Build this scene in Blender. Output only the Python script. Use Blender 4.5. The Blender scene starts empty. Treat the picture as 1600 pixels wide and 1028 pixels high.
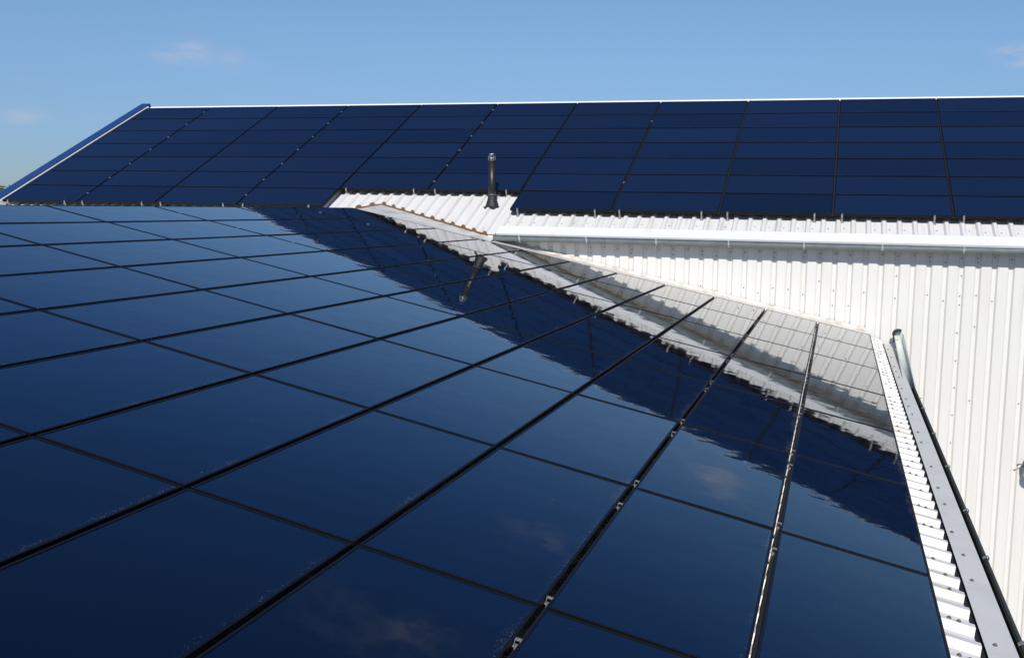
import bpy, bmesh, math, random
from mathutils import Vector, Matrix
R = math.radians
rnd = random.Random(7)
scene = bpy.context.scene
C = scene.collection

# ------------------------------------------------------------------ camera
cam = bpy.data.cameras.new("camera")
cam.sensor_width = 36.0
cam.lens = 37.463
cam.clip_start = 0.05
cam.clip_end = 6000
cam_o = bpy.data.objects.new("camera", cam)
C.objects.link(cam_o)
_r = Vector((0.95626, 0.29205, 0.01641)); _u = Vector((-0.04898, 0.10458, 0.99331)); _f = Vector((-0.28838, 0.95067, -0.11431))
m = Matrix.Identity(4)
for k in range(3):
    m[k][0] = _r[k]; m[k][1] = _u[k]; m[k][2] = -_f[k]
cam_o.matrix_world = m
scene.camera = cam_o

# ------------------------------------------------------------------ exposure, sun, sky
scene.view_settings.view_transform = 'Standard'
scene.view_settings.look = 'None'
scene.view_settings.gamma = 1.0
scene.view_settings.exposure = 0.12
SUN_EL, SUN_AZ = R(42), R(170)
sun = bpy.data.lights.new("sun", 'SUN')
sun.energy = 4.0
sun.angle = R(0.5)
sun.color = (1.0, 0.95, 0.87)
sun_o = bpy.data.objects.new("sun", sun)
C.objects.link(sun_o)
sd = Vector((math.cos(SUN_EL) * math.sin(SUN_AZ), math.cos(SUN_EL) * math.cos(SUN_AZ), math.sin(SUN_EL)))
sun_o.rotation_euler = sd.to_track_quat('Z', 'Y').to_euler()
sun_o.location = sd * 40

SKY = 0.096
world = bpy.data.worlds.new("World")
scene.world = world
world.use_nodes = True
nt = world.node_tree
bg = nt.nodes['Background']
sky = nt.nodes.new('ShaderNodeTexSky')
sky.sky_type = 'NISHITA'
sky.sun_disc = False
sky.sun_elevation = SUN_EL
sky.sun_rotation = SUN_AZ
sky.air_density = 1.0
sky.dust_density = 0.15
sky.ozone_density = 3.0
bg.inputs[1].default_value = SKY
tc = nt.nodes.new('ShaderNodeTexCoord')
mp_ = nt.nodes.new('ShaderNodeMapping')
mp_.inputs['Scale'].default_value = (1, 1, 2.6)
nt.links.new(tc.outputs['Generated'], mp_.inputs[0])
nz = nt.nodes.new('ShaderNodeTexNoise')
nz.inputs['Scale'].default_value = 16
nz.inputs['Detail'].default_value = 7
nz.inputs['Roughness'].default_value = 0.62
nt.links.new(mp_.outputs[0], nz.inputs['Vector'])
acc = None
# small thin clouds: direction, size, strength
CLOUDS = [((-.5514, .8246, .1268), .045, .55), ((-.5180, .8466, .1225), .04, .25), ((-.6617, .7357, .1445), .022, .65), ((-.6658, .7393, .1008), .03, .2),
          ((-.6632, .7455, .0663), .04, .28), ((.137, .982, .131), .036, 1.0), ((.0148, .9655, .2601), .05, .45),
          ((-.1671, .8578, .4861), .07, .36), ((-.103, .9194, .3796), .06, .25), ((-.0108, .9688, .2476), .05, .2), ((-.21, .84, .50), .09, .25)]
for d, rad, st in CLOUDS:
    sb = nt.nodes.new('ShaderNodeVectorMath'); sb.operation = 'SUBTRACT'
    nt.links.new(tc.outputs['Generated'], sb.inputs[0]); sb.inputs[1].default_value = d
    ml = nt.nodes.new('ShaderNodeVectorMath'); ml.operation = 'MULTIPLY'
    nt.links.new(sb.outputs[0], ml.inputs[0]); ml.inputs[1].default_value = (1, 1, 2.6)
    ln = nt.nodes.new('ShaderNodeVectorMath'); ln.operation = 'LENGTH'
    nt.links.new(ml.outputs[0], ln.inputs[0])
    mr = nt.nodes.new('ShaderNodeMapRange'); mr.interpolation_type = 'SMOOTHSTEP'
    nt.links.new(ln.outputs['Value'], mr.inputs['Value'])
    mr.inputs['From Min'].default_value = 0; mr.inputs['From Max'].default_value = rad
    mr.inputs['To Min'].default_value = st; mr.inputs['To Max'].default_value = 0
    if acc is None:
        acc = mr.outputs[0]
    else:
        ad = nt.nodes.new('ShaderNodeMath'); ad.operation = 'MAXIMUM'
        nt.links.new(acc, ad.inputs[0]); nt.links.new(mr.outputs[0], ad.inputs[1])
        acc = ad.outputs[0]
cr = nt.nodes.new('ShaderNodeMapRange'); cr.interpolation_type = 'SMOOTHSTEP'
nt.links.new(nz.outputs['Fac'], cr.inputs['Value'])
cr.inputs['From Min'].default_value = .40; cr.inputs['From Max'].default_value = .72
cm = nt.nodes.new('ShaderNodeMath'); cm.operation = 'MULTIPLY'
nt.links.new(cr.outputs[0], cm.inputs[0]); nt.links.new(acc, cm.inputs[1])
mx = nt.nodes.new('ShaderNodeMix'); mx.data_type = 'RGBA'
nt.links.new(cm.outputs[0], mx.inputs['Factor'])
hs = nt.nodes.new('ShaderNodeHueSaturation')
hs.inputs['Saturation'].default_value = 1.04
nt.links.new(sky.outputs[0], hs.inputs['Color'])
# a little denser blue low over the horizon, where the clear air is bluest in the photograph
sz = nt.nodes.new('ShaderNodeSeparateXYZ'); nt.links.new(tc.outputs['Generated'], sz.inputs[0])
hz = nt.nodes.new('ShaderNodeMapRange'); hz.interpolation_type = 'SMOOTHSTEP'
hz.inputs['From Min'].default_value = 0.0; hz.inputs['From Max'].default_value = .30
hz.inputs['To Min'].default_value = 1; hz.inputs['To Max'].default_value = 0
nt.links.new(sz.outputs['Z'], hz.inputs['Value'])
hm = nt.nodes.new('ShaderNodeMix'); hm.data_type = 'RGBA'; hm.blend_type = 'MULTIPLY'
nt.links.new(hz.outputs[0], hm.inputs['Factor']); tn = nt.nodes.new('ShaderNodeMix'); tn.data_type = 'RGBA'; tn.blend_type = 'MULTIPLY'; tn.inputs['Factor'].default_value = 1
nt.links.new(hs.outputs[0], tn.inputs['A']); tn.inputs['B'].default_value = (1.03, 1.06, .99, 1)
nt.links.new(tn.outputs['Result'], hm.inputs['A'])
hm.inputs['B'].default_value = (.36, .47, .79, 1)
hi = nt.nodes.new('ShaderNodeMapRange'); hi.interpolation_type = 'SMOOTHSTEP'
hi.inputs['From Min'].default_value = .07; hi.inputs['From Max'].default_value = .44
nt.links.new(sz.outputs['Z'], hi.inputs['Value'])
hm2 = nt.nodes.new('ShaderNodeMix'); hm2.data_type = 'RGBA'; hm2.blend_type = 'MULTIPLY'
nt.links.new(hi.outputs[0], hm2.inputs['Factor']); nt.links.new(hm.outputs['Result'], hm2.inputs['A'])
hm2.inputs['B'].default_value = (.30, .50, .84, 1)
nt.links.new(hm2.outputs['Result'], mx.inputs['A'])
mx.inputs['B'].default_value = (.62 / SKY, .55 / SKY, .56 / SKY, 1)
nt.links.new(mx.outputs['Result'], bg.inputs[0])

# ------------------------------------------------------------------ helpers
def mat(name, col, rough=.5, metal=0., spec=.5):
    M = bpy.data.materials.new(name); M.use_nodes = True
    b = M.node_tree.nodes['Principled BSDF']
    b.inputs['Base Color'].default_value = (*col, 1)
    b.inputs['Roughness'].default_value = rough
    b.inputs['Metallic'].default_value = metal
    b.inputs['Specular IOR Level'].default_value = spec
    return M

def nn(M, t, **kw):
    n = M.node_tree.nodes.new(t)
    for k, v in kw.items():
        setattr(n, k, v)
    return n

def lk(M, a, b):
    M.node_tree.links.new(a, b)

def dirty(M, base, dirt, scale=(1, 1, 1), nscale=3., lo=.5, hi=.8, amt=.5, detail=6, coord='Object', ruf=None):
    """mix weathering of its own shape into a paint colour; returns colour socket"""
    b = M.node_tree.nodes['Principled BSDF']
    t = nn(M, 'ShaderNodeTexCoord'); mpn = nn(M, 'ShaderNodeMapping'); mpn.inputs['Scale'].default_value = scale
    lk(M, t.outputs[coord], mpn.inputs[0])
    n = nn(M, 'ShaderNodeTexNoise'); n.inputs['Scale'].default_value = nscale; n.inputs['Detail'].default_value = detail
    lk(M, mpn.outputs[0], n.inputs['Vector'])
    r = nn(M, 'ShaderNodeMapRange', interpolation_type='SMOOTHSTEP')
    r.inputs['From Min'].default_value = lo; r.inputs['From Max'].default_value = hi; r.inputs['To Max'].default_value = amt
    lk(M, n.outputs['Fac'], r.inputs['Value'])
    x = nn(M, 'ShaderNodeMix', data_type='RGBA')
    lk(M, r.outputs[0], x.inputs['Factor'])
    if hasattr(base, 'is_output'):
        lk(M, base, x.inputs['A'])
    else:
        x.inputs['A'].default_value = (*base, 1)
    x.inputs['B'].default_value = (*dirt, 1)
    lk(M, x.outputs['Result'], b.inputs['Base Color'])
    return x.outputs['Result']

def link(name, bm, M, parent=None, mw=None):
    me = bpy.data.meshes.new(name)
    bm.normal_update()
    bm.to_mesh(me); bm.free()
    o = bpy.data.objects.new(name, me); C.objects.link(o)
    for q in (M if isinstance(M, (list, tuple)) else [M]):
        me.materials.append(q)
    if mw is not None:
        o.matrix_world = mw
    if parent is not None:
        o.parent = parent
    return o

def empty(name, label, cat, mw=None, group=None):
    o = bpy.data.objects.new(name, None); C.objects.link(o)
    o.empty_display_size = .2
    if mw is not None:
        o.matrix_world = mw
    o['label'] = label; o['category'] = cat
    if group:
        o['group'] = group
    return o

def box(bm, lo, hi, T=None, mi=0):
    vs = []
    for z in (lo[2], hi[2]):
        for x, y in ((lo[0], lo[1]), (hi[0], lo[1]), (hi[0], hi[1]), (lo[0], hi[1])):
            p = Vector((x, y, z))
            vs.append(bm.verts.new(T @ p if T is not None else p))
    for f in ((3, 2, 1, 0), (4, 5, 6, 7), (0, 1, 5, 4), (1, 2, 6, 5), (2, 3, 7, 6), (3, 0, 4, 7)):
        bm.faces.new([vs[k] for k in f]).material_index = mi

def poly(bm, pts, mi=0):
    f = bm.faces.new([bm.verts.new(Vector(p)) for p in pts]); f.material_index = mi
    return f

def prism(bm, pts, off, mi=0):
    """closed slab: polygon pts extruded by the vector off"""
    a = [bm.verts.new(Vector(p)) for p in pts]; b = [bm.verts.new(Vector(p) + Vector(off)) for p in pts]
    bm.faces.new(a).material_index = mi
    bm.faces.new(b[::-1]).material_index = mi
    n = len(a)
    for k in range(n):
        bm.faces.new((a[k], b[k], b[(k + 1) % n], a[(k + 1) % n])).material_index = mi

def lathe(bm, prof, seg=28, T=None, mi=0, smooth=True, close=True):
    rings = []
    for r_, z in prof:
        ring = []
        for k in range(seg):
            a = 2 * math.pi * k / seg
            p = Vector((r_ * math.cos(a), r_ * math.sin(a), z))
            ring.append(bm.verts.new(T @ p if T is not None else p))
        rings.append(ring)
    for a, b in zip(rings, rings[1:]):
        for k in range(seg):
            f = bm.faces.new((a[k], a[(k + 1) % seg], b[(k + 1) % seg], b[k])); f.material_index = mi; f.smooth = smooth
    if close:
        bm.faces.new(rings[-1]).material_index = mi
        bm.faces.new(rings[0][::-1]).material_index = mi

def tube(bm, p0, p1, r_, seg=10, mi=0):
    d = Vector(p1) - Vector(p0)
    T = Matrix.Translation(p0) @ d.to_track_quat('Z', 'Y').to_matrix().to_4x4()
    lathe(bm, [(r_, 0), (r_, d.length)], seg, T, mi)

def frame_mat(o, x, y, z):
    M_ = Matrix.Identity(4)
    for k in range(3):
        M_[k][0] = x[k]; M_[k][1] = y[k]; M_[k][2] = z[k]; M_[k][3] = o[k]
    return M_

# ------------------------------------------------------------------ materials
PITCH = .207
white_roof = mat('white_coated_roof_steel', (.80, .795, .78), .42)
c0 = dirty(white_roof, (.70, .693, .672), (.44, .385, .31), scale=(9, .7, 1), nscale=1.4, lo=.52, hi=.80, amt=.55)
white_strip = mat('white_coated_strip_steel', (.82, .815, .80), .40)
dirty(white_strip, (.70, .695, .68), (.42, .39, .33), scale=(1, 6, 1), nscale=1.9, lo=.45, hi=.75, amt=.6)
wall_mat = mat('white_wall_cladding', (.80, .795, .775), .40)
wall_c = dirty(wall_mat, (.75, .738, .70), (.63, .60, .54), scale=(6, 6, .35), nscale=1.5, lo=.45, hi=.8, amt=.35)
trim_white = mat('white_flashing', (.82, .82, .81), .35)
dirty(trim_white, (.80, .797, .785), (.55, .48, .38), scale=(2, 2, 2), nscale=2.2, lo=.58, hi=.8, amt=.35)
valley_mat = mat('weathered_valley_metal', (.55, .55, .53), .5)
dirty(valley_mat, (.62, .62, .60), (.34, .32, .28), scale=(1, 1, 1), nscale=3.0, lo=.42, hi=.75, amt=.7)
galv = mat('galvanised_steel', (.24, .27, .28), .42, .2)
dirty(galv, (.25, .285, .295), (.17, .20, .21), scale=(1, 1, 1), nscale=7, lo=.4, hi=.7, amt=.6)
galv_flat = mat('pale_grey_drip_flashing', (.50, .52, .56), .45, .0)
dirty(galv_flat, (.62, .625, .60), (.52, .53, .515), scale=(1, 1, 1), nscale=4, lo=.4, hi=.75, amt=.6)
gut_shaded = mat('gutter_weathered_zinc_shade_tone', (.10, .12, .11), .6, .2)  # shade inside the trough is put into this dark colour, over some weathering
dirty(gut_shaded, (.055, .065, .06), (.03, .05, .025), scale=(1, 1, 1), nscale=8, lo=.4, hi=.7, amt=.7)
gut_pale = mat('gutter_pale_zinc', (.5, .54, .52), .5, .0)
dirty(gut_pale, (.52, .57, .54), (.36, .38, .30), scale=(1, 1, .5), nscale=7, lo=.5, hi=.75, amt=.6)
black_rubber_and_shade = mat('black_rubber_and_shade', (.018, .018, .022), .6)  # rubber parts, and the added dark strips that stand in for shade
black_plastic = mat('black_flue_plastic', (.016, .018, .018), .42)
steel = mat('dull_stainless', (.45, .45, .44), .4, .8)
alu = mat('dull_aluminium', (.40, .385, .36), .45, .6)
foam = mat('brown_profile_foam', (.33, .16, .045), .9)
dirty(foam, (.23, .13, .06), (.11, .065, .035), nscale=14, lo=.4, hi=.7, amt=.8)
blue_trim = mat('blue_verge_steel', (.014, .05, .17), .4)
dirty(blue_trim, (.014, .05, .17), (.02, .06, .18), nscale=2, lo=.3, hi=.8, amt=.6)
soffit_mat = mat('brown_stained_soffit', (.22, .19, .15), .7)
dirty(soffit_mat, (.30, .26, .20), (.12, .095, .07), scale=(5, 5, 1), nscale=2.5, lo=.35, hi=.75, amt=.9)
screw_mat = mat('screw_washer', (.16, .16, .155), .5, .3)
frame_mat_black = mat('black_panel_frame', (.004, .004, .005), .45, 0., .25)
plinth = mat('grey_render', (.35, .35, .34), .8)
lamp_dark = mat('dark_purple_casing', (.085, .06, .095), .55)
lamp_body = mat('grey_blue_casing', (.22, .25, .29), .45)

def glass_mat(name, base, dust, wave, speck, coat=0.):
    M = mat(name, base, .03, 0., .5)
    b = M.node_tree.nodes['Principled BSDF']
    b.inputs['IOR'].default_value = 1.5
    b.inputs['Coat Weight'].default_value = coat; b.inputs['Coat Roughness'].default_value = .02; b.inputs['Coat IOR'].default_value = 1.5
    b.inputs['Specular Tint'].default_value = (.55, .85, 1.0, 1)   # blue anti-reflective coating
    t = nn(M, 'ShaderNodeTexCoord')
    oi = nn(M, 'ShaderNodeObjectInfo')
    rv = nn(M, 'ShaderNodeVectorMath', operation='SCALE')
    cx = nn(M, 'ShaderNodeCombineXYZ')
    lk(M, oi.outputs['Random'], cx.inputs[0]); lk(M, oi.outputs['Random'], cx.inputs[1])
    lk(M, cx.outputs[0], rv.inputs[0]); rv.inputs['Scale'].default_value = 91.0
    ad = nn(M, 'ShaderNodeVectorMath', operation='ADD')
    lk(M, t.outputs['Object'], ad.inputs[0]); lk(M, rv.outputs[0], ad.inputs[1])
    # rolled-glass waviness
    bmp_prev = None
    for sc_, det, amp in wave:
        n = nn(M, 'ShaderNodeTexNoise'); n.inputs['Scale'].default_value = sc_; n.inputs['Detail'].default_value = det
        n.inputs['Roughness'].default_value = .45
        lk(M, ad.outputs[0], n.inputs['Vector'])
        bm_ = nn(M, 'ShaderNodeBump'); bm_.inputs['Strength'].default_value = 1.0; bm_.inputs['Distance'].default_value = amp
        lk(M, n.outputs['Fac'], bm_.inputs['Height'])
        if bmp_prev is not None:
            lk(M, bmp_prev, bm_.inputs['Normal'])
        bmp_prev = bm_.outputs[0]
    if bmp_prev is not None:
        lk(M, bmp_prev, b.inputs['Normal']); lk(M, bmp_prev, b.inputs['Coat Normal'])
    # settled dust: specks, denser along the lower edge (local y = -0.33)
    sp = nn(M, 'ShaderNodeSeparateXYZ'); lk(M, t.outputs['Object'], sp.inputs[0])
    v = nn(M, 'ShaderNodeTexNoise'); v.inputs['Scale'].default_value = 150; v.inputs['Detail'].default_value = 3; v.inputs['Roughness'].default_value = .7
    lk(M, ad.outputs[0], v.inputs['Vector'])
    big = nn(M, 'ShaderNodeTexNoise'); big.inputs['Scale'].default_value = 3.2; big.inputs['Detail'].default_value = 4
    lk(M, ad.outputs[0], big.inputs['Vector'])
    ed = nn(M, 'ShaderNodeMapRange', interpolation_type='SMOOTHSTEP')
    lk(M, sp.outputs['Y'], ed.inputs['Value'])
    ed.inputs['From Min'].default_value = -.335; ed.inputs['From Max'].default_value = -.265
    ed.inputs['To Min'].default_value = .165; ed.inputs['To Max'].default_value = 0.
    bb = nn(M, 'ShaderNodeMapRange'); lk(M, big.outputs['Fac'], bb.inputs['Value'])
    bb.inputs['From Min'].default_value = .35; bb.inputs['From Max'].default_value = .75; bb.inputs['To Min'].default_value = -.13; bb.inputs['To Max'].default_value = .045
    s1 = nn(M, 'ShaderNodeMath', operation='ADD'); lk(M, v.outputs['Fac'], s1.inputs[0]); lk(M, ed.outputs[0], s1.inputs[1])
    s2 = nn(M, 'ShaderNodeMath', operation='ADD'); lk(M, s1.outputs[0], s2.inputs[0]); lk(M, bb.outputs[0], s2.inputs[1])
    th = nn(M, 'ShaderNodeMapRange', interpolation_type='SMOOTHSTEP'); lk(M, s2.outputs[0], th.inputs['Value'])
    th.inputs['From Min'].default_value = .66; th.inputs['From Max'].default_value = .78; th.inputs['To Max'].default_value = speck
    # a few single bright grains and droppings
    vo = nn(M, 'ShaderNodeTexVoronoi'); vo.inputs['Scale'].default_value = 11
    lk(M, ad.outputs[0], vo.inputs['Vector'])
    vs_ = nn(M, 'ShaderNodeSeparateColor'); lk(M, vo.outputs['Color'], vs_.inputs[0])
    v1 = nn(M, 'ShaderNodeMath', operation='GREATER_THAN'); lk(M, vs_.outputs[0], v1.inputs[0]); v1.inputs[1].default_value = .95
    v2 = nn(M, 'ShaderNodeMath', operation='LESS_THAN'); lk(M, vo.outputs['Distance'], v2.inputs[0]); v2.inputs[1].default_value = .045
    v3 = nn(M, 'ShaderNodeMath', operation='MULTIPLY'); lk(M, v1.outputs[0], v3.inputs[0]); lk(M, v2.outputs[0], v3.inputs[1])
    v4 = nn(M, 'ShaderNodeMath', operation='MULTIPLY'); lk(M, v3.outputs[0], v4.inputs[0]); v4.inputs[1].default_value = speck
    thm = nn(M, 'ShaderNodeMath', operation='MAXIMUM'); lk(M, th.outputs[0], thm.inputs[0]); lk(M, v4.outputs[0], thm.inputs[1])
    th = thm
    # thin even film
    th2 = nn(M, 'ShaderNodeMath', operation='ADD'); lk(M, th.outputs[0], th2.inputs[0]); th2.inputs[1].default_value = dust
    x = nn(M, 'ShaderNodeMix', data_type='RGBA'); lk(M, th2.outputs[0], x.inputs['Factor'])
    # every module a slightly different coating shade
    tv = nn(M, 'ShaderNodeHueSaturation'); tv.inputs['Color'].default_value = (*base, 1)
    tr = nn(M, 'ShaderNodeMapRange'); lk(M, oi.outputs['Random'], tr.inputs['Value'])
    tr.inputs['To Min'].default_value = .8; tr.inputs['To Max'].default_value = 1.2
    lk(M, tr.outputs[0], tv.inputs['Value'])
    lk(M, tv.outputs[0], x.inputs['A'])
    x.inputs['B'].default_value = (.36, .34, .32, 1)
    lk(M, x.outputs['Result'], b.inputs['Base Color'])
    rr = nn(M, 'ShaderNodeMapRange'); lk(M, th.outputs[0], rr.inputs['Value'])
    rr.inputs['From Max'].default_value = max(speck, .01); rr.inputs['To Min'].default_value = .025; rr.inputs['To Max'].default_value = .6
    lk(M, rr.outputs[0], b.inputs['Roughness'])
    return M

glass_near = glass_mat('dark_wavy_panel_glass', (.0010, .0027, .0085), .0008, [(3.5, 1.0, .0010), (13.0, 1.0, .00016)], .27, .35)
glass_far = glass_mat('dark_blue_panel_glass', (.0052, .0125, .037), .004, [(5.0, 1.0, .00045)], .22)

# ------------------------------------------------------------------ roof frames
# hall: origin at lower-left corner of the panel field, x along the ridge, y up the slope
HS = .975
HO = Vector((-15.0508, 16.4766, -.0421)) * HS
hp = R(25.077)
HX = Vector((1, 0, 0)); HY = Vector((0, math.cos(hp), math.sin(hp))); HN = Vector((0, -math.sin(hp), math.cos(hp)))
HM = frame_mat(HO, HX, HY, HN)
HL, HW = 1.66213 * HS, .70960 * HS
# wing: x along the eave (away from camera), y up the slope
wp = R(11.649)
WO = Vector((-7.14026, 3.37302, -.06033))
WD = Vector((math.cos(wp), 0, -math.sin(wp)))
WN = Vector((math.sin(wp), 0, math.cos(wp)))
WX = Vector((0, 1, 0)); WY = -WD
WM = frame_mat(WO, WX, WY, WN)
WL, WW = 1.65837, .70800
RIB = .035
H_RIB = -.100                   # rib tops below panel surface
H_PAN = H_RIB - RIB

def profile(lo, hi, low=.119, flank=.024, top=.040, start=0.):
    """trapezoid sheet profile: list of (s, height 0..1)"""
    out = []
    k = math.floor((lo - start) / PITCH)
    while True:
        s = start + k * PITCH
        for ds, h in ((0, 0), (low, 0), (low + flank, 1), (low + flank + top, 1)):
            q = s + ds
            if q < lo:
                continue
            if q > hi:
                return out
            out.append((q, h))
        k += 1

def sheet_solid(o, th=.0012):
    md = o.modifiers.new('gauge', 'SOLIDIFY'); md.thickness = th; md.offset = -1

_sm = {}
def screws(spots, n, parent, r_=.0075):
    """one washer-headed screw per spot, sharing a mesh, each a sub-part of the sheet it holds"""
    b = bmesh.new(); screw(b, Vector((0, 0, 0)), n, r_, 0)
    me = bpy.data.meshes.new('screw'); b.normal_update(); b.to_mesh(me); b.free(); me.materials.append(screw_mat)
    for p in spots[:100]:
        o = bpy.data.objects.new('screw', me); C.objects.link(o)
        o.parent = parent          # sheets sit at the world origin, so world = local
        o.location = p

def screw(bm, p, n, r_=.008, mi=1):
    T = Matrix.Translation(p) @ n.to_track_quat('Z', 'Y').to_matrix().to_4x4()
    lathe(bm, [(r_ * 1.3, 0.0005), (r_ * 1.3, .003), (r_ * .75, .0032), (r_ * .7, .009)], 8, T, mi, False)

# ------------------------------------------------------------------ hall (white metal-clad building with the high roof)
hall = empty('hall', 'tall white metal hall with ribbed walls, blue left verge and black panelled roof', 'building',
             Matrix.Translation((-3.0, 15.75, -7.0)))
def hpart(name, bm, M, parent=hall):
    o = link(name, bm, M)
    o.parent = parent
    o.matrix_parent_inverse = parent.matrix_world.inverted()
    return o

U_EAVE = -.655
U_RIDGE = 7 * HW + .10
X_LEFT, X_RIGHT = -14.85, 11.0
WALL_Y = 15.66
CUT_A = (-5.13, 15.53); CUT_APEX = (-7.32, 16.48)
def u_of_y(y, h):
    return (y - HO.y - h * HN.y) / HY.y
def cut_y(x):
    """lower end of the hall roof sheet in plan: eave, or the valley line where the wing roof runs in"""
    sl = (CUT_APEX[1] - CUT_A[1]) / (CUT_APEX[0] - CUT_A[0])
    if x > CUT_APEX[0]:
        return CUT_A[1] + sl * (x - CUT_A[0])
    return CUT_APEX[1] - sl * (x - CUT_APEX[0])
def hall_low(x, h):
    return max(U_EAVE, u_of_y(cut_y(x), h))

bm = bmesh.new()
prof = profile(X_LEFT, X_RIGHT, start=-.8340 - .119 - .044)
prev = None
for x, h in prof:
    hh = H_PAN + RIB * h
    xl = x - HO.x
    a = bm.verts.new(HM @ Vector((xl, hall_low(x, hh), hh))); b = bm.verts.new(HM @ Vector((xl, U_RIDGE, hh)))
    if prev:
        bm.faces.new((prev[0], a, b, prev[1]))
    prev = (a, b)
roof_s = hpart('roof_sheet', bm, [white_roof, screw_mat])
sheet_solid(roof_s)
spots = []
ribx = [x + .06 for x, h in prof if h == 0][::2]
for k, x in enumerate(ribx):
    if x < -5.2 or x > 4.5:
        continue
    for row, u in enumerate((-.36, -.20)):
        if (k + row) % 2 == 0 or rnd.random() < .25:
            ux = x + (.055 if row else -.05) + rnd.uniform(-.012, .012)
            uu = u + rnd.uniform(-.025, .025)
            if uu > hall_low(x, H_PAN) + .08:
                spots.append(HM @ Vector((ux - HO.x, uu, H_PAN)))
screws(spots, HN, roof_s)

# brown foam closure along the cut sheet ends
bm = bmesh.new()
prev = None
for x, h in prof:
    if not (-7.75 < x < -5.0):
        continue
    hh = H_PAN + RIB * h
    u0 = hall_low(x, hh)
    up = HM @ Vector((x - HO.x, u0 - .022, hh - .003 + .010))
    lo = HM @ Vector((x - HO.x, u0 - .022, H_PAN - .030))
    up2 = HM @ Vector((x - HO.x, u0 + .05, hh - .004)); lo2 = HM @ Vector((x - HO.x, u0 + .05, H_PAN - .030))
    v4 = [bm.verts.new(p) for p in (up, lo, lo2, up2)]
    if prev:
        for k in range(4):
            bm.faces.new((prev[k], v4[k], v4[(k + 1) % 4], prev[(k + 1) % 4]))
    else:
        bm.faces.new(v4)
    prev = v4
bm.faces.new(prev[::-1])
hpart('foam_closure', bm, foam)

# back slope of the roof, gables
ridge_p = HM @ Vector((0, U_RIDGE, H_RIB))
half = ridge_p.y - WALL_Y
bm = bmesh.new()
prism(bm, [(X_LEFT, ridge_p.y, ridge_p.z - .01), (X_RIGHT, ridge_p.y, ridge_p.z - .01), (X_RIGHT, ridge_p.y + half + .3, ridge_p.z - .01 - (half + .3) * math.tan(hp)), (X_LEFT, ridge_p.y + half + .3, ridge_p.z - .01 - (half + .3) * math.tan(hp))], (0, 0, -.05))
hpart('back_roof', bm, white_roof)

# ridge cap: two folded leaves
bm = bmesh.new()
def leaf(x0, x1):
    a = HM @ Vector((0, U_RIDGE - .085, H_RIB + .012)); t = Vector((0, ridge_p.y, ridge_p.z + .085)); b = Vector((0, ridge_p.y + .2, ridge_p.z - .005))
    a2 = a + Vector((0, 0, .045))
    pts = [Vector((0, a.y, a.z)), a2, t, b, b - Vector((0, 0, .02)), t - Vector((0, 0, .03))]
    pts = [Vector((x0, p.y, p.z)) for p in pts]
    prism(bm, pts, (x1 - x0, 0, 0))
x = X_LEFT + .18
while x < X_RIGHT:
    leaf(x, min(x + 3.0, X_RIGHT) - .002)
    x += 3.0
hpart('ridge_cap', bm, trim_white)

# blue verge trim on the left gable edge
bm = bmesh.new()
xa, xb = HO.x - .255, HO.x - .040
T = HM
def vb(x0, x1, h0, h1, u0=U_EAVE - .05, u1=U_RIDGE + .10):
    box(bm, (x0 - HO.x, u0, h0), (x1 - HO.x, u1, h1), HM)
vb(xa, xb, -.32, .030)
vb(xa - .02, xa - .002, -.34, -.10)
verge = hpart('verge_trim', bm, blue_trim)
bm = bmesh.new()
vb(xb + .004, HO.x - .008, -.10, .006, U_EAVE, U_RIDGE - .02)
hpart('verge_edge_strip', bm, trim_white, verge)

# eave apron flashing over the lower rib ends
bm = bmesh.new()
XE0 = -4.985
def apron(x0, x1):
    p = [Vector((0, -.405, H_RIB + .004)), Vector((0, U_EAVE - .015, H_RIB + .001)), Vector((0, U_EAVE - .022, H_RIB - .050)), Vector((0, U_EAVE - .018, H_RIB - .050)), Vector((0, U_EAVE - .010, H_RIB - .004)), Vector((0, -.405, H_RIB + .001))]
    prism(bm, [HM @ Vector((x0 - HO.x, q.y, q.z)) for q in p], (x1 - x0, 0, 0))
x = XE0
while x < X_RIGHT:
    apron(x, min(x + 4.0, X_RIGHT) - .0015)
    x += 4.0
hpart('eave_flashing', bm, trim_white)
eave_pt = HM @ Vector((0, U_EAVE, H_RIB))

def trough(bm, A, B, r_, th, wall=.03, seg=14, mi=0, side=None, bead=.008, cap0=False, cap1=False):
    """half-round gutter from A to B (points at trough axis, rim level wall above axis); side = horizontal unit vector"""
    s = side; up = Vector((0, 0, 1))
    def sect(P):
        out = []; inn = []
        out.append(P + s * (-r_) + up * wall); inn.append(P + s * (-(r_ - th)) + up * wall)
        for k in range(seg + 1):
            a = math.pi + math.pi * k / seg
            out.append(P + s * (r_ * math.cos(a)) + up * (r_ * math.sin(a)))
            inn.append(P + s * ((r_ - th) * math.cos(a)) + up * ((r_ - th) * math.sin(a)))
        out.append(P + s * r_ + up * wall); inn.append(P + s * (r_ - th) + up * wall)
        return out + inn[::-1]
    a = [bm.verts.new(p) for p in sect(A)]; b = [bm.verts.new(p) for p in sect(B)]
    n = len(a)
    for k in range(n):
        f = bm.faces.new((a[k], b[k], b[(k + 1) % n], a[(k + 1) % n])); f.material_index = mi; f.smooth = True
    bm.faces.new(a[::-1]).material_index = mi; bm.faces.new(b).material_index = mi
    if bead:
        tube(bm, A + s * (r_ + bead * .4) + up * wall, B + s * (r_ + bead * .4) + up * wall, bead, 10, mi)
    for flag, P, dr in ((cap0, A, -1), (cap1, B, 1)):
        if flag:
            d = (B - A).normalized() * dr * .004
            hs_ = sect(P)[:seg + 3]
            prism(bm, [q for q in hs_], d, mi)

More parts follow.
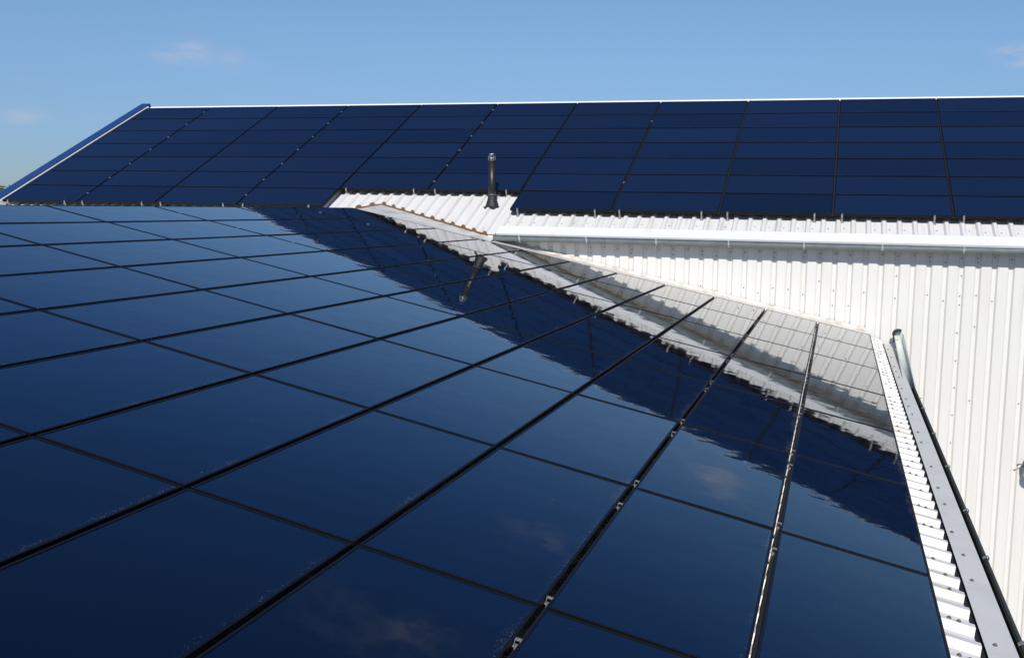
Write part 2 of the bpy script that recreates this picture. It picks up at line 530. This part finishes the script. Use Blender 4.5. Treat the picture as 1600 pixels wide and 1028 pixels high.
G_R = .058
GY = eave_pt.y - .030
GA = Vector((XE0 - .02, GY, eave_pt.z - .062)); GB = Vector((X_RIGHT, GY, eave_pt.z - .062))
bm = bmesh.new()
trough(bm, GA, GB, G_R, .003, .028, 14, 0, Vector((0, -1, 0)), .009, True, True)
hg = hpart('gutter', bm, galv)
for k in range(11):
    x = -4.60 + k * 1.035
    if x > 5.5: break
    bm = bmesh.new()
    w_ = .022
    pts = []
    for q in range(13):
        a = math.pi + math.pi * q / 12
        pts.append((GY - (G_R + .004) * math.cos(a), GA.z + (G_R + .004) * math.sin(a)))
    pts = [(GY + G_R + .004, GA.z + .03)] + pts + [(GY - G_R - .022, GA.z + .036), (GY - G_R - .016, GA.z + .042), (GY, GA.z + .036)]
    for (y0, z0), (y1, z1) in zip(pts, pts[1:]):
        d = Vector((0, y1 - y0, z1 - z0)); n = Vector((0, -d.z, d.y)).normalized() * .003
        prism(bm, [(x, y0, z0), (x, y1, z1), (x, y1 + n.y, z1 + n.z), (x, y0 + n.y, z0 + n.z)], (w_, 0, 0))
    hpart('bracket', bm, gut_pale, hg)
# soffit closing the overhang
bm = bmesh.new()
box(bm, (XE0 - .25, eave_pt.y + .035, eave_pt.z - .115), (X_RIGHT, WALL_Y + .06, eave_pt.z - .085))
hpart('soffit', bm, soffit_mat)
# small white box end beside the gutter start
bm = bmesh.new()
box(bm, (XE0 - .13, eave_pt.y - .02, eave_pt.z - .14), (XE0 - .03, eave_pt.y + .2, eave_pt.z - .035))
bmesh.ops.bevel(bm, geom=bm.edges[:], offset=.006, segments=2, affect='EDGES')
hpart('eave_end_box', bm, trim_white)

# front wall: outward flats with narrow grooves
b_ = wall_mat.node_tree.nodes['Principled BSDF']
GROUND = -7.0
bm = bmesh.new()
wprof = profile(-5.45, X_RIGHT, low=.119, flank=.022, top=.044, start=-4.95)
top_z = eave_pt.z - .10
prev = None
for x, h in wprof:
    y = WALL_Y + .030 * h
    a = bm.verts.new((x, y, GROUND)); b = bm.verts.new((x, y, top_z))
    if prev:
        bm.faces.new((prev[0], a, b, prev[1]))
    prev = (a, b)
fw = hpart('front_wall', bm, wall_mat)
sheet_solid(fw)
spots = []
gx = [x + .022 for x, h in wprof if h == 1][::2]
for k, x in enumerate(gx):
    if x > 2.9:
        break
    if k % 5 != 3:
        spots.append((x, top_z - .085))
    if rnd.random() < .22:
        spots.append((x, top_z - .15))
    if k % 2 == 0 or rnd.random() < .2:
        spots.append((x, top_z - .62 + (.02 if k % 3 else -.05)))
    if x > .7 and rnd.random() < .5:
        spots.append((x, top_z - 2.05))
    if rnd.random() < .35:
        spots.append((x, top_z - rnd.choice((.36, .47, .80, 1.02))))
lap = min(gx, key=lambda q: abs(q - 1.58))
spots += [(lap, top_z - .34 - .385 * k) for k in range(14)]
spots = [Vector((x + rnd.uniform(-.006, .006), WALL_Y + .030, z + rnd.uniform(-.012, .012))) for x, z in spots]
rnd.shuffle(spots)
screws(spots, Vector((0, -1, 0)), fw)
# remaining walls
bm = bmesh.new()
yb = ridge_p.y + half
gz = ridge_p.z - .09
for x0, x1 in ((X_LEFT + .02, X_LEFT + .10), (X_RIGHT - .10, X_RIGHT - .02)):
    prism(bm, [(x0, WALL_Y + .10, GROUND), (x0, yb, GROUND), (x0, yb, eave_pt.z - .2), (x0, ridge_p.y, gz - .05), (x0, WALL_Y + .10, eave_pt.z - .2)], (x1 - x0, 0, 0))
box(bm, (X_LEFT + .10, yb - .08, GROUND), (X_RIGHT - .10, yb, eave_pt.z - .2))
box(bm, (X_LEFT + .10, WALL_Y + .05, GROUND), (-5.46, WALL_Y + .12, eave_pt.z - .2))
hpart('other_walls', bm, wall_mat)

# ------------------------------------------------------------------ wing (lower roof in front)
wing = empty('wing', 'low white wing with a shallow black panelled roof running up to the tall hall', 'building',
             Matrix.Translation((-5.0, 6.0, -7.0)))
def wpart(name, bm, M, parent=wing):
    return hpart(name, bm, M, parent)
# local wing coords: x = world y - WO.y ; y = -(distance down slope) ; z = normal
Y_NEAR = -7.0
Y_FARP = WO.y + 7 * WL          # far edge of the panels
D_EAVE = 7.974
bm = bmesh.new()
wpr = profile(Y_NEAR, WALL_Y - .03, start=6.115)
prev = None
for y, h in wpr:
    hh = H_PAN + RIB * h
    a = bm.verts.new(WM @ Vector((y - WO.y, .16 if y < Y_FARP + .12 else -2.6, hh))); b = bm.verts.new(WM @ Vector((y - WO.y, -D_EAVE, hh)))
    if prev:
        bm.faces.new((prev[0], prev[1], b, a))
    prev = (a, b)
wr = wpart('roof_sheet', bm, white_strip)
sheet_solid(wr)
spots = []
for k, (y, h) in enumerate([q for q in wpr if q[1] == 0][::2]):
    for d_ in ((7.865, .168), (7.905, .160)):
        if rnd.random() < .38:
            spots.append(WM @ Vector((y + d_[1] - WO.y, -d_[0], H_RIB)))
screws(spots, WN, wr, .0085)
# the slope beyond the ridge
bm = bmesh.new()
rp = WM @ Vector((0, .16, H_RIB - .01))
far_w = rp.x - 8.0
prism(bm, [(rp.x, Y_NEAR, rp.z), (rp.x, 16.9, rp.z), (far_w, 16.9, rp.z - 8 * math.tan(wp)), (far_w, Y_NEAR, rp.z - 8 * math.tan(wp))], (0, 0, -.05))
wpart('back_roof', bm, white_strip)
# ridge cap, kept below the panel edges
bm = bmesh.new()
prism(bm, [(rp.x - .14, Y_NEAR, rp.z - .022), (rp.x, Y_NEAR, rp.z + .020), (rp.x + .10, Y_NEAR, rp.z + .004), (rp.x, Y_NEAR, rp.z + .012)], (0, Y_FARP + .1 - Y_NEAR, 0))
wpart('ridge_cap', bm, trim_white)
# grey valley flashing running from the panels up under the hall roof
bm = bmesh.new()
def wp_(y, x, h):
    d = (x - WO.x - h * WN.x) / WD.x
    return WO + WX * (y - WO.y) + WD * d + WN * h
HV = -.085
yv0 = Y_FARP + .115
yA = WALL_Y - .01
seg_n = 12
cols_ = []
for k in range(seg_n + 1):
    x = (rp.x - .75) + (-5.00 - rp.x + .75) * k / seg_n
    a_ = wp_(yv0, x if x > rp.x + .02 else 2 * (rp.x + .02) - x, HV + .015)
    yc = max(cut_y(x), 15.50)
    b_ = HM @ Vector((x - HO.x, max(u_of_y(yc, H_PAN), U_EAVE) + .03, H_PAN - .026))
    q_ = a_.lerp(b_, .55) - Vector((0, 0, .012))
    cols_.append([bm.verts.new(p) for p in (a_, q_, b_)])
for c0_, c1_ in zip(cols_, cols_[1:]):
    bm.faces.new((c0_[0], c1_[0], c1_[1], c0_[1])); bm.faces.new((c0_[1], c1_[1], c1_[2], c0_[2]))
sheet_solid(wpart('valley_flashing', bm, valley_mat))
# white apron between panels and hall wall
bm = bmesh.new()
for x0, x1 in ((-4.995, -3.2), (-3.198, -.9), (-.898, .50)):
    a = [wp_(Y_FARP + .055, x0, -.03), wp_(Y_FARP + .055, x1, -.03), wp_(WALL_Y - .05, x1, -.025), wp_(WALL_Y - .05, x0, -.025)]
    prism(bm, a, WN * -.003)
    up_ = Vector((0, .035, .035))
    prism(bm, [a[3], a[2], a[2] + up_, a[3] + up_], Vector((0, -.003, 0)))
apron_m = mat('white_apron_with_rust', (.8, .79, .77), .4)
dirty(apron_m, (.66, .645, .61), (.36, .26, .16), scale=(2, 2, 2), nscale=3.4, lo=.46, hi=.74, amt=.7)
wpart('wall_apron', bm, apron_m)
# drip flashing at the eave
bm = bmesh.new()
FX1 = .800
SHEET_END = .655
def drip(y0, y1):
    a = [wp_(y0, .672, H_PAN + .012), wp_(y1, .672, H_PAN + .012), wp_(y1, FX1, H_PAN + .022), wp_(y0, FX1, H_PAN + .022)]
    prism(bm, a, WN * -.0015)
    b = [a[3], a[2], a[2] + Vector((.006, 0, -.03)), a[3] + Vector((.006, 0, -.03))]
    prism(bm, b, Vector((-.0015, 0, 0)))
ys = [Y_NEAR, -3.3, -.35, 2.62, 5.6, 8.55, 11.7, 15.60]
for k, (y0, y1) in enumerate(zip(ys, ys[1:])):
    drip(y0, y1 - .004)
dr = wpart('drip_flashing', bm, galv_flat)
bm = bmesh.new()
prism(bm, [wp_(Y_NEAR, .60, H_PAN - .012), wp_(15.6, .60, H_PAN - .012), wp_(15.6, .70, H_PAN - .006), wp_(Y_NEAR, .70, H_PAN - .006)], WN * -.02)  # dark strip added under the sheet ends in place of shade
wpart('eave_shade_strip', bm, black_rubber_and_shade)
spots = []
y = 1.0
while y < 15.2:
    spots.append(wp_(y, .71 + rnd.uniform(-.01, .01), H_PAN + .016))
    y += rnd.choice((.41, .41, .62, .83))
screws(spots, WN, dr, .0085)
# gutter: long run with its shade in the colour, and the raised pale end length
bm = bmesh.new()
g0 = Vector((.788, Y_NEAR, -1.890)); g1 = Vector((.800, 12.1, -1.862))
trough(bm, g0, g1, .046, .003, .026, 12, 0, Vector((1, 0, 0)), .010)
wg = wpart('gutter', bm, gut_shaded)
bm = bmesh.new()
trough(bm, Vector((.802, 11.9, -1.858)), Vector((.862, 15.50, -1.700)), .056, .003, .032, 12, 0, Vector((1, 0, 0)), .006)
wge = wpart('gutter_end_length', bm, gut_pale)
bm = bmesh.new()
P = Vector((.862, 15.50, -1.700))
prism(bm, [P + Vector((.064 * math.cos(2 * math.pi * k / 24), 0, .020 + .060 * math.sin(2 * math.pi * k / 24))) for k in range(24)], (0, .004, 0))
wpart('end_plate', bm, gut_pale, wge)
bm = bmesh.new()
P = Vector((.862, 15.50, -1.700))
for k in range(9):
    a0 = R(62 + 14 * k); a1 = R(78 + 14 * k)
    for yy in (-.05, 0, .04):
        tube(bm, P + Vector((.066 * math.cos(a0), yy, .038 + .055 * math.sin(a0))), P + Vector((.066 * math.cos(a1), yy, .038 + .055 * math.sin(a1))), .017, 8)
tube(bm, P + Vector((-.070, -.35, -.03)), P + Vector((-.066, .04, .03)), .012, 8)
wpart('end_cap', bm, black_rubber_and_shade, wge)
for yb_ in (1.2, 2.25, 3.3, 4.85, 6.05, 7.0, 8.2, 9.4, 10.6):
    bm = bmesh.new()
    t_ = (yb_ - g0.y) / (g1.y - g0.y); Pc = g0.lerp(g1, t_)
    pp = []
    for q in range(9):
        a = -math.pi * .5 + math.pi * .5 * q / 8
        pp.append((Pc.x + .052 * math.cos(a), Pc.z + .052 * math.sin(a)))
    pp += [(Pc.x + .062, Pc.z + .040), (Pc.x + .053, Pc.z + .046), (Pc.x + .034, Pc.z + .032)]
    for (x0, z0), (x1, z1) in zip(pp, pp[1:]):
        d = Vector((x1 - x0, 0, z1 - z0)); n = Vector((d.z, 0, -d.x)).normalized() * .004
        prism(bm, [(x0, yb_, z0), (x1, yb_, z1), (x1 + n.x, yb_, z1 + n.z), (x0 + n.x, yb_, z0 + n.z)], (0, .026, 0))
    wpart('bracket', bm, galv, wg)
# walls under the wing
bm = bmesh.new()
zt = -2.02
box(bm, (far_w + .4, Y_NEAR + .1, GROUND), (.52, Y_NEAR + .2, zt))
box(bm, (.42, Y_NEAR + .2, GROUND), (.52, WALL_Y - .02, zt + .13))
box(bm, (far_w + .4, Y_NEAR + .2, GROUND), (far_w + .5, WALL_Y - .02, zt))
wpart('walls', bm, wall_mat)

# ------------------------------------------------------------------ solar panels
def panel_meshes(L, W, glassM):
    F = .011                       # frame rim
    bm = bmesh.new()
    hx, hy = L / 2, W / 2
    for lo, hi in (((-hx, -hy, -.038), (hx, -hy + F, 0)), ((-hx, hy - F, -.038), (hx, hy, 0)), ((-hx, -hy + F, -.038), (-hx + F, hy - F, 0)), ((hx - F, -hy + F, -.038), (hx, hy - F, 0))):
        box(bm, lo, hi)
    # back sheet
    box(bm, (-hx + F, -hy + F, -.030), (hx - F, hy - F, -.012))
    fm = bpy.data.meshes.new('panel_frame'); bm.normal_update(); bm.to_mesh(fm); bm.free(); fm.materials.append(frame_mat_black)
    bm = bmesh.new()
    e = F + .0008
    # laminate: dark border strip then the active area, on one sheet 2 mm below the rim
    box(bm, (-hx + e, -hy + e, -.010), (hx - e, hy - e, -.0022))
    gm = bpy.data.meshes.new('panel_glass'); bm.normal_update(); bm.to_mesh(gm); bm.free(); gm.materials.append(glassM)
    return fm, gm

def clamp_mesh(kind):
    bm = bmesh.new()
    if kind == 'gap':              # spring clip standing in the gap above a panel's lower edge; origin on panel plane at gap centre
        box(bm, (-.012, -.006, -.100), (.012, .002, -.022))
        box(bm, (-.012, -.009, -.022), (.012, .009, -.0195))
        box(bm, (-.009, .004, -.0195), (.009, .0065, .003))
        box(bm, (-.009, -.015, .0012), (.009, .0065, .0034))
        box(bm, (-.009, -.015, -.004), (.009, -.0125, .0012))
    elif kind == 'seam':
        box(bm, (-.005, -.020, -.100), (.005, .020, -.006))
        box(bm, (-.012, -.020, .0012), (.012, .020, .0035))
        lathe(bm, [(.005, .0035), (.005, .007)], 10, None)
    else:                           # end clamp at the open lower edge
        box(bm, (-.026, -.012, -.134), (.026, .040, -.128))
        box(bm, (-.012, -.008, -.128), (.012, -.003, .006))
        box(bm, (-.012, -.008, .0015), (.012, .016, .006))
        lathe(bm, [(.013, -.02), (.013, -.045)][::-1], 10, Matrix.Translation((0, -.012, 0)))
    me = bpy.data.meshes.new('clamp_' + kind); bm.normal_update(); bm.to_mesh(me); bm.free()
    me.materials.append(alu)
    return me

CL = {k: clamp_mesh(k) for k in ('gap', 'seam', 'end')}
def child(name, me, parent, loc=None):
    o = bpy.data.objects.new(name, me); C.objects.link(o); o.parent = parent
    if loc is not None:
        o.location = loc
    return o

ORD = ['first', 'second', 'third', 'fourth', 'fifth', 'sixth', 'seventh', 'eighth', 'ninth', 'tenth', 'eleventh', 'twelfth', 'thirteenth']
def tilt():
    return Matrix.Rotation(R(rnd.gauss(0, .10)), 4, 'X') @ Matrix.Rotation(R(rnd.gauss(0, .04)), 4, 'Y')

# on the hall roof: 7 rows, row 0 lowest; two panels missing where the wing roof runs in
bm = bmesh.new()
box(bm, (-.0095, -HW / 2 + .004, -.034), (.0095, HW / 2 - .004, -.020))  # added dark strip, covers the sunlit sheet so the seams look shaded
seam_shade = bpy.data.meshes.new('seam_shade_strip'); bm.normal_update(); bm.to_mesh(seam_shade); bm.free(); seam_shade.materials.append(black_rubber_and_shade)
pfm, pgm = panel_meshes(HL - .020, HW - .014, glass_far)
for mcol in range(0, 13):
    for n in range(7):
        if n == 0 and mcol in (4, 5):
            continue
        P = Vector(((mcol + .5) * HL, (n + .5) * HW, 0))
        lab = 'dark solar panel on hall roof, %s row below the ridge, %s column from blue verge' % (ORD[6 - n], ORD[mcol])
        p = empty('solar_panel', lab, 'solar panel', HM @ Matrix.Translation(P) @ tilt(), 'solar panels on the hall roof')
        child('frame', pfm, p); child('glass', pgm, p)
        child('seam_shade_strip', seam_shade, p, (HL / 2, 0, 0))
        if mcol in (0, 2, 4) or (mcol == 6 and n in (1, 5)):
            child('clamp', CL['seam'], p, (HL / 2, rnd.uniform(-.03, .03), 0))
        if n == 0 or (n == 1 and mcol in (4, 5)):
            for fr in (.08, .845):
                child('clamp', CL['end'], p, (-HL / 2 + fr * HL, -(HW - .014) / 2 - .004, 0))
# on the wing roof: 11 rows, row 0 at the ridge
bm = bmesh.new()
box(bm, (-WL / 2 + .010, -.0112, -.036), (WL / 2 - .010, .0010, -.028))  # added dark strip, leaves only a thin sunlit slot in each row gap
gap_shade = bpy.data.meshes.new('gap_shade_strip'); bm.normal_update(); bm.to_mesh(gap_shade); bm.free(); gap_shade.materials.append(black_rubber_and_shade)
pfm2, pgm2 = panel_meshes(WL - .016, WW - .023, glass_near)
for j in range(-3, 7):
    for i in range(11):
        P = Vector(((j + .5) * WL, -(i + .5) * WW, 0))
        lab = 'glossy solar panel on wing roof, %s row above the gutter, %s column from white wall' % (ORD[10 - i], ORD[6 - j])
        p = empty('solar_panel', lab, 'solar panel', WM @ Matrix.Translation(P) @ tilt(), 'solar panels on the wing roof')
        child('frame', pfm2, p); child('glass', pgm2, p)
        if j in (3, 5) and i < 3:
            child('clamp', CL['seam'], p, (WL / 2, rnd.uniform(-.05, .05), 0))
        if i < 10:
            child('gap_shade_strip', gap_shade, p, (0, -WW / 2, 0))
            for fr in (.06, .82):
                lower = i in (8, 9)
                child('clamp', CL['gap'], p, (-WL / 2 + fr * WL + rnd.uniform(-.02, .02), -WW / 2, 0 if lower else -.034))

# ------------------------------------------------------------------ flue pipe on the bare roof patch
base = Vector((-5.365, 16.47, .012))
flue = empty('flue_pipe', 'slim black flue pipe with steel tip standing on the bare white roof patch', 'flue pipe',
             Matrix.Translation(base) @ Matrix.Rotation(R(-1.2), 4, 'Y'))
bm = bmesh.new()
lathe(bm, [(.062, -.05), (.062, .695)], 32)
link('pipe', bm, black_plastic, flue)
bm = bmesh.new()
lathe(bm, [(.070, .150), (.070, .172), (.064, .180)], 32)
link('collar', bm, mat('grey_clamp_band', (.12, .12, .12), .4, .5), flue)
bm = bmesh.new()
lathe(bm, [(.125, -.055), (.105, .0), (.085, .06), (.070, .115), (.066, .15)], 32)
# four moulded skirt lugs that follow the ribs
for k in range(10):
    a = 2 * math.pi * k / 10 + .2
    T = Matrix.Rotation(a, 4, 'Z')
    box(bm, (.085, -.026, -.075), (.140, .026, -.022), T)
bo = link('boot', bm, black_rubber_and_shade, flue)
bm = bmesh.new()
lathe(bm, [(.066, .690), (.066, .715), (.058, .720)], 32)
ca = link('cap', bm, mat('dark_terminal', (.06, .062, .06), .35, .4), flue)
bm = bmesh.new()
lathe(bm, [(.040, .72), (.040, .800), (.050, .803), (.050, .812), (.030, .826)], 28)
lathe(bm, [(.062, .742), (.062, .750), (.056, .750), (.056, .742), (.062, .742)], 28, close=False)
for k in range(8):
    a = 2 * math.pi * k / 8
    T = Matrix.Rotation(a, 4, 'Z')
    box(bm, (.054, -.008, .715), (.060, .008, .775), T)
    box(bm, (.040, -.006, .775), (.060, .006, .780), T)
link('terminal_cage', bm, steel, ca)

# ------------------------------------------------------------------ fitting on the wall at the right edge
wl = empty('wall_lamp', 'dark purple and grey lantern with a thin bracket on the white wall at right', 'wall lamp',
           Matrix.Translation((2.655, WALL_Y - .09, -3.42)))
bm = bmesh.new()
lathe(bm, [(.098, -.125), (.105, -.115), (.108, -.075), (.103, -.085), (.103, -.02), (.110, -.015), (.110, .03)], 20)
link('body', bm, lamp_body, wl)
bm = bmesh.new()
lathe(bm, [(.118, .03), (.118, .06), (.098, .066), (.098, .10), (.088, .105), (.080, .15), (.055, .175), (.03, .185)], 20)
link('hood', bm, lamp_dark, wl)
bm = bmesh.new()
tube(bm, (-.09, 0, .065), (-.15, .0, .060), .006, 8); tube(bm, (-.15, 0, .060), (-.178, .02, .035), .010, 8)
tube(bm, (0, .08, .05), (0, .10, .05), .04, 12)
link('bracket', bm, mat('brown_bracket', (.16, .13, .10), .6), wl)

# ------------------------------------------------------------------ ground and far trees
gm_ = mat('dry_grass_ground', (.08, .10, .045), .95)
dirty(gm_, (.07, .095, .04), (.14, .12, .06), nscale=.06, lo=.35, hi=.7, amt=.9)
bm = bmesh.new()
poly(bm, [(-3000, -3000, GROUND - .01), (3000, -3000, GROUND - .01), (3000, 3000, GROUND - .01), (-3000, 3000, GROUND - .01)])
g = link('ground', bm, gm_); g['kind'] = 'structure'
ym = mat('yard_concrete', (.40, .385, .36), .9)
dirty(ym, (.24, .23, .215), (.17, .16, .15), nscale=1.5, lo=.35, hi=.7, amt=.9)
bm = bmesh.new()
poly(bm, [(-30, -20, GROUND), (30, -20, GROUND), (30, 45, GROUND), (-30, 45, GROUND)])
g = link('yard', bm, ym); g['kind'] = 'structure'

leaf_m = mat('tree_leaves', (.045, .065, .022), .8)
dirty(leaf_m, (.04, .06, .02), (.10, .10, .035), nscale=.5, lo=.35, hi=.7, amt=.9)
bark = mat('tree_bark', (.07, .055, .04), .9)
def tree(x, y, h, lab, seed):
    r_ = random.Random(seed)
    t = empty('tree', lab, 'tree', Matrix.Translation((x, y, GROUND)))
    bm = bmesh.new()
    lathe(bm, [(.34, 0), (.24, h * .3), (.16, h * .6), (.06, h * .85)], 10)
    for k in range(7):
        a = r_.uniform(0, 6.28); z = h * r_.uniform(.3, .6)
        d = Vector((math.cos(a), math.sin(a), .8)) * h * .22
        tube(bm, (0, 0, z), (d.x, d.y, z + d.z), .07, 6)
    link('trunk', bm, bark, t)
    bm = bmesh.new()
    cl = []
    for k in range(16):
        a = r_.uniform(0, 6.28); rr = h * .26 * math.sqrt(r_.random())
        cl.append((Vector((rr * math.cos(a), rr * math.sin(a), h * r_.uniform(.42, .88))), h * r_.uniform(.10, .17)))
    for c, s in cl:
        for q in range(170):
            p = c + Vector((r_.gauss(0, 1), r_.gauss(0, 1), r_.gauss(0, .8))) * s * .55
            n = Vector((r_.uniform(-1, 1), r_.uniform(-1, 1), r_.uniform(-1, 1)))
            if n.length < .1: continue
            M_ = Matrix.Translation(p) @ n.to_track_quat('Z', 'Y').to_matrix().to_4x4()
            w_ = r_.uniform(.12, .24)
            bm.faces.new([bm.verts.new(M_ @ Vector(v)) for v in ((-w_, 0, 0), (0, -w_ * .5, 0), (w_, 0, .03), (0, w_ * .5, 0))])
    link('crown', bm, leaf_m, t)
tree(-103.5, 111.5, 8.9, 'green tree beyond the blue verge, at the left edge of the picture', 3)
